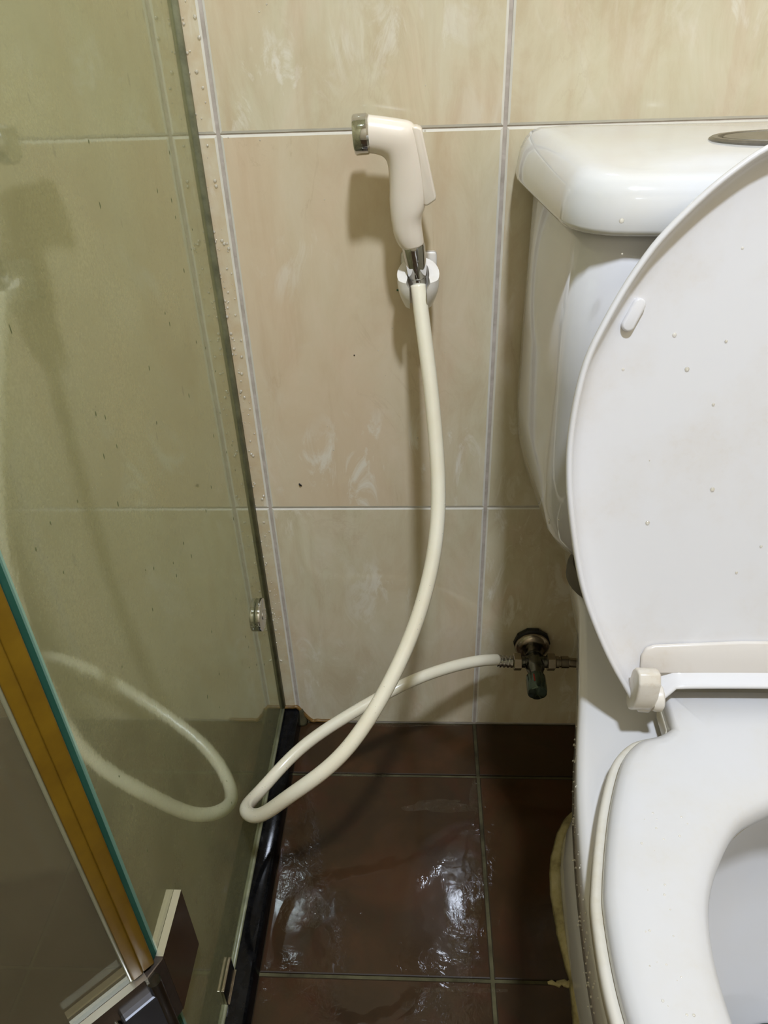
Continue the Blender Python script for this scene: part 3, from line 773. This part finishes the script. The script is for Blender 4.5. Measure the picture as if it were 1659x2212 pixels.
lo_ = tank_outline(.2595, .2735, -.003, -.2215, .042, .009, .016)
def lidz(p):  # top dips gently to the front
    return 0.0
def lid_ring(d, z_, fz):
    q = inset(lo_, tc_, d); out = []
    for p in q:
        f = max(0, min(1, (-p.y-.06)/.16)); out.append(Vector((p.x, p.y, z_-fz*f*f)))
    return out
rings = [lid_ring(.016, .7245, 0), lid_ring(.003, .7245, 0), lid_ring(.0006, .7262, 0), lid_ring(0, .729, 0), lid_ring(.0008, .738, 0), lid_ring(.003, .749, .001), lid_ring(.0075, .7575, .003), lid_ring(.013, .7628, .005), lid_ring(.020, .7657, .007), lid_ring(.030, .7668, .0085), lid_ring(.045, .7672, .0075), lid_ring(.075, .7675, .004)]
V, F = loft(rings); tl_ = part('tank_lid', V, F, 'ceramic_lid', tank)
# flush button: oval dish with a flat plate
def ovl(rx, ry, z_, n=48): return [Vector((CX-.012+rx*math.cos(2*math.pi*j/n), -.118+ry*math.sin(2*math.pi*j/n), z_)) for j in range(n)]
ZT = .7655
V, F = loft([ovl(.060, .030, ZT-.004), ovl(.060, .030, ZT+.0022), ovl(.058, .028, ZT+.0036), ovl(.054, .025, ZT+.0036), ovl(.053, .024, ZT+.0018), ovl(.0, .0, ZT+.0015)]); part('flush_button', V, F, 'button', tank, angle=30)
for sx in (-1, 1):
    P = [Vector((CX-.012+sx*(.0012+.049*max(0, math.cos(a_))), -.118+.0215*math.sin(a_), ZT+.0012)) for a_ in [-math.pi/2+math.pi*j/16 for j in range(17)]]
    V, F = prism(P, (0, 0, 1), .0022, .0005, 1); part('button_half', V, F, 'button', tank, angle=40)
# dark grey disc under the tank
V, F = lathe((.366, -.150, RZ+.0002), (0, 0, 1), [(0, .046), (.003, .049), (.012, .049), (.0185, .044), (.0195, .03)], 36); part('tank_disc', V, F, 'disc', wc, angle=40, label='dark grey disc under the tank')

# seat
ST = .420
so_h = [(CX, -.3205), (.41, -.3207), (.364, -.3208), (.3582, -.3217), (.3573, -.3245), (.3564, -.3505), (.3545, -.3532), (.343, -.3558), (.3291, -.3604), (.3165, -.372), (.3074, -.3867), (.2960, -.415), (.2873, -.4432), (.2805, -.470), (.2776, -.4877), (.2765, -.5250), (.2795, -.558), (.287, -.60), (.304, -.655), (.335, -.70), (.385, -.738), (CX, -.752)]
so = polar(sym(so_h, 5), (CX, -.50), 288); c2 = (CX, -.53)
hol_out = sym([(CX, -.4055), (.43, -.4085), (.4006, -.4204), (.379, -.4332), (.3599, -.4571), (.3471, -.4805), (.3409, -.5045), (.3388, -.530), (.3405, -.560), (.349, -.60), (.368, -.642), (.40, -.672), (CX, -.685)], 6)
ho = polar(hol_out, (CX, -.50), 288)
def tongue(p): return max(0.0, min(1.0, (p.y+.3555)/.004)) if abs(p.x-CX) < .112 else 0.0
def seat_ring(pts, d, z_):
    if pts is ho: return z3(inset(pts, (CX, -.50), d), z_)
    A_ = inset(pts, (CX, -.50), d); B_ = []; n = len(pts)
    for i, p in enumerate(pts):
        t_ = (pts[(i+1) % n]-pts[i-1]).normalized(); nn = Vector((-t_.y, t_.x))
        if nn.dot(Vector((CX, -.50))-p) < 0: nn = -nn
        B_.append(p+nn*d*.2)
    return z3([a_.lerp(b_, tongue(p)) for a_, b_, p in zip(A_, B_, pts)], z_)
rings = [seat_ring(ho, -.003, .398), seat_ring(ho, -.0005, .402), seat_ring(ho, 0, .409), seat_ring(ho, -.0015, .414), seat_ring(ho, -.005, .4175), seat_ring(ho, -.013, .4198), seat_ring(ho, -.022, ST+.0003),
         [a_.lerp(b_, .5) for a_, b_ in zip(seat_ring(ho, -.022, ST+.0006), seat_ring(so, .024, ST+.0006))],
         seat_ring(so, .022, ST+.0002), seat_ring(so, .0135, .4188), seat_ring(so, .0088, .4165), seat_ring(so, .0066, .4125), seat_ring(so, .0062, .4075), seat_ring(so, .0068, .4050)]
V, F = loft(rings, True, False, False); seat = part('seat', V, F, 'seat', wc)
rings = [seat_ring(so, .0070, .4052), seat_ring(so, .0056, .4062), seat_ring(so, .0030, .4066), seat_ring(so, .0010, .4056), seat_ring(so, .0, .4035), seat_ring(so, 0, .3965), seat_ring(so, .002, .3935), seat_ring(so, .020, .3930), seat_ring(so, .03, .398), seat_ring(ho, -.02, .4), seat_ring(ho, -.003, .398)]
V, F = loft(rings, True, False, False); part('seat_skirt', V, F, 'seat_skirt', seat, label='yellowed lower edge of the seat')

# lid, raised: local frame u (x), v (up along lid), n (toward the camera)
LO = Vector((CX, -.337, .43)); LV = Vector((0, .30, 1)).normalized(); LN = Vector((0, -1, .30)).normalized()
def LP(x, s_, h): return LO+Vector((x-CX, 0, 0))+LV*s_+LN*h
lh = [(CX, .0060), (.41, .0060), (.365, .0053), (.3555, .0042), (.3527, .0028), (.3515, -.003), (.3505, -.0115), (.3478, -.0140), (.3408, -.0148), (.3356, -.0133), (.3279, .0002), (.3145, .023), (.303, .047), (.2922, .0742), (.2853, .0988), (.2787, .1329), (.2749, .1625), (.2743, .1911), (.2775, .2217), (.2829, .2454), (.2918, .2662), (.3031, .2882), (.3143, .3060), (.3243, .3190), (.3418, .3370), (.3592, .3520), (.3812, .3665), (.415, .379), (CX, .3845)]
lc = (CX, .19)
lo2 = polar(sym(lh, 4), lc, 200)
def l3(pts, h): return [LP(p.x, p.y, h) for p in pts]
ins = lambda d: inset(lo2, lc, d)
rings = [l3(ins(.050), -.0195), l3(ins(.022), -.0180), l3(ins(.007), -.0140), l3(ins(.0015), -.0085), l3(ins(0), -.002), l3(ins(.0003), .0010), l3(ins(.0018), .0020), l3(ins(.0034), .0014), l3(ins(.0042), -.0010), l3(ins(.0058), -.0060), l3(ins(.0085), -.0094), l3(ins(.0125), -.0114), l3(ins(.0175), -.0124), l3(ins(.030), -.0134), l3(ins(.055), -.0140), l3(ins(.085), -.0142)]
V, F = loft(rings); lid = part('lid', V, F, 'seat_lid', wc, label='raised oval lid')
# raised pad over the hinges
pad = [(.3388, .0150), (.3388, .0270), (.3415, .0328), (.3475, .0352), (.41, .0385), (2*CX-.41, .0385), (2*CX-.3475, .0352), (2*CX-.3415, .0328), (2*CX-.3388, .0270), (2*CX-.3388, .0150), (2*CX-.350, .0125), (.350, .0125)]
V, F = prism([LP(x, s_, -.0128) for x, s_ in pad], LN, .0042, .0016, 2); part('lid_pad', V, F, 'pad', lid, angle=50, label='grimy raised strip along the hinge side')
# pill shaped buffers
for sgn in (1, -1):
    a_ = Vector((.3168, .2765)); b_ = Vector((.3108, .2640)); d_ = (a_-b_).normalized(); n_ = Vector((-d_.y, d_.x)); ol = []
    for j in range(9): an = -math.pi/2+math.pi*j/8; ol.append(a_+d_*math.cos(an)*.0042+n_*math.sin(an)*.0042)
    for j in range(9): an = math.pi/2+math.pi*j/8; ol.append(b_+d_*math.cos(an)*.0042+n_*math.sin(an)*.0042)
    ol = [LP(p.x if sgn > 0 else 2*CX-p.x, p.y, -.0142) for p in ol]
    V, F = prism(ol, LN, .0062, .0014, 2); part('lid_buffer', V, F, 'seat_lid', lid, angle=50)
# hinges
for sgn in (1, -1):
    mx = (lambda x: x) if sgn > 0 else (lambda x: 2*CX-x)
    P = [(-.3480, .4290), (-.3450, .4230), (-.340, .4170), (-.334, .4150), (-.330, .420), (-.3285, .435), (-.331, .450), (-.335, .4560), (-.340, .4590), (-.3450, .4600), (-.3500, .4540), (-.3505, .440)]
    xs = (mx(.3298), mx(.3455)); x0_, x1_ = min(xs), max(xs)
    V, F = prism([(x0_, y, z_) for y, z_ in P], (1, 0, 0), x1_-x0_, .0017, 3)
    h_ = part('hinge_arm', V, F, 'grime', wc, angle=50, label='white plastic hinge arm with grime')
    V, F = lathe((mx(.3450), -.3385, .4290), (sgn, 0, 0), [(0, .0095), (.0020, .0102), (.0062, .0102), (.0074, .0088)], 28); part('hinge_barrel', V, F, 'grime', wc, angle=40)

# ------------------------------------------------------------------ water: drops and puddles
def drops_on(name, parent, pts, nu=8, mat='drop'):
    V, F = domes(pts, nu); return part(name, V, F, mat, parent, kind='stuff')
pts = []
for _ in range(190):
    x = -.0185+abs(R.gauss(0, .006)) if R.random() < .55 else R.uniform(-.018, -.003)
    zz = R.uniform(.12, 1.0)
    r_ = R.choice([.0005, .0007, .0009, .0012, .0016]); pts.append(((min(x, -.003), -.0001, zz), (0, -1, 0), r_, r_*.8, (0, 0, 0)))
for _ in range(26):
    r_ = R.choice([.0004, .0006, .0008]); pts.append(((R.uniform(.005, .245), -.0001, R.uniform(.3, .95)), (0, -1, 0), r_, r_*.6, (0, 0, 0)))
drops_on('water_drops', wall_back, pts, 7)
pts = []
for _ in range(70):                                    # tank front and corner
    an = R.random(); zz = R.uniform(.46, .715)
    if an < .6: p = Vector((.2885+R.gauss(0, .0015), -.178, zz)); n = Vector((-.75, -.65, 0))
    else: p = Vector((R.uniform(.31, .35), -.1925, zz)); n = Vector((0, -1, 0))
    o_ = tank_outline(.2735, .2835, -.016, -.197, .034, .008) if _ == 0 else o_
    q = min(o_, key=lambda c: (Vector((c.x, c.y))-Vector((p.x, p.y))).length)
    r_ = R.choice([.0006, .0009, .0013]); pts.append(((q.x, q.y, zz), n, r_, r_*.7, (0, 0, 0)))
drops_on('water_drops', tank, pts, 7)
pts = []
for _ in range(26):
    x, s_ = R.uniform(.30, .44), R.uniform(.08, .33); r_ = R.choice([.0005, .0007, .0011, .0017]); pts.append((LP(x, s_, -.0140), LN, r_, r_*.55, (0, 0, 0)))
drops_on('water_drops', lid, pts, 8)
pts = []
for _ in range(60):
    j = R.randrange(48, 138); f = R.uniform(.1, .9); a_ = seat_ring(ho, -.02, ST)[j]; b_ = seat_ring(so, .022, ST)[j]
    p = a_.lerp(b_, f); r_ = R.choice([.0005, .0006, .0009]); pts.append(((p.x, p.y, ST+.0003), (0, 0, 1), r_, r_*.5, (0, 0, 0)))
drops_on('water_drops', seat, pts, 7)
pts = []
for i in range(150):                                   # along the bowl's outer left edge
    j = R.randrange(12, 50); p = rim[j]; zz = R.uniform(.345, .381); r_ = R.choice([.0005, .0007, .0010])
    d = (p-Vector(cc)).normalized(); pts.append(((p.x, p.y, zz), (d.x, d.y, .1), r_, r_*.8, (0, 0, 0)))
drops_on('water_drops', bowl, pts, 7)

def puddle(cx, cy, rx, ry, h, seed, rot=0, label=None):
    rr = random.Random(seed); n, m = 44, 12; V = []; F = []
    ph = [rr.uniform(0, 6.28) for _ in range(6)]
    def rad(a): return 1+.22*math.sin(2*a+ph[0])+.17*math.sin(3*a+ph[1])+.10*math.sin(5*a+ph[2])+.06*math.sin(9*a+ph[3])
    for i in range(m+1):
        f = i/m
        for j in range(n):
            a = 2*math.pi*j/n; r_ = f*rad(a); x, y = rx*r_*math.cos(a), ry*r_*math.sin(a)
            x, y = x*math.cos(rot)-y*math.sin(rot), x*math.sin(rot)+y*math.cos(rot)
            edge = math.sqrt(max(0, 1-f**4)); rip = 1+.34*math.sin(x*330+ph[4])*math.sin(y*190+ph[5])+.2*math.sin(x*620+y*300)+.12*math.sin(y*900-x*500)
            V.append((cx+x, cy+y, .0003+h*edge*rip))
    for i in range(m):
        for j in range(n): F.append((i*n+j, i*n+(j+1) % n, (i+1)*n+(j+1) % n, (i+1)*n+j))
    F.append(tuple(range(n)))
    o = part('puddle', V, F, 'puddle')
    tag(o, label, 'puddle'); return o
puddle(.040, -.268, .022, .034, .0012, 3, .2, 'small rippled water puddle on the brown floor beside the black kerb')
puddle(.222, -.265, .018, .085, .0014, 8, -.05, 'long rippled water puddle along the floor joint near the toilet foot')
puddle(.198, -.135, .040, .010, .0008, 12, .1, 'thin smear of water on the brown floor below the wall valve')
puddle(.243, -.120, .0045, .030, .0010, 21, .0, 'narrow film of water in the floor joint near the wall')
puddle(.150, -.0052, .070, .0028, .0012, 31, .0, 'thin line of water along the foot of the tiled wall')
puddle(.105, -.0905, .045, .0030, .0010, 41, .0, 'shallow water lying in the crosswise floor joint behind the hose')
puddle(.215, -.352, .040, .0035, .0009, 51, .02, 'shallow water lying in the nearer crosswise floor joint')

# ------------------------------------------------------------------ tiny things on the wall
fl = thing('dead_fly', 'tiny dark insect stuck on the beige wall tile left of the hose', 'insect', (.0382, -.0004, .4028))
V, F = lathe((.0372, -.0012, .4046), (.5, 0, -1), [(0, .0002), (.0006, .0008), (.0018, .0010), (.0034, .0007), (.0042, .0001)], 10); part('insect_body', V, F, 'fly', fl)
for sx in (-1, 1):
    ol = [(.0378, -.0011, .4040), (.0378+sx*.0012+.0006, -.0009, .4028), (.0378+sx*.0011+.0016, -.0008, .4006), (.0393, -.0009, .4008)]
    V, F = prism(ol, (0, 1, 0), .0002); part('insect_wing', V, F, 'wing', fl, smooth=False)
V, F = lathe((.1086, -.0002, .558), (0, -1, 0), [(0, .0007), (.0004, .0006), (.0006, .0002)], 8); o = part('dirt_speck', V, F, 'fly'); tag(o, 'tiny black speck on the beige wall tile left of the hose', 'speck')
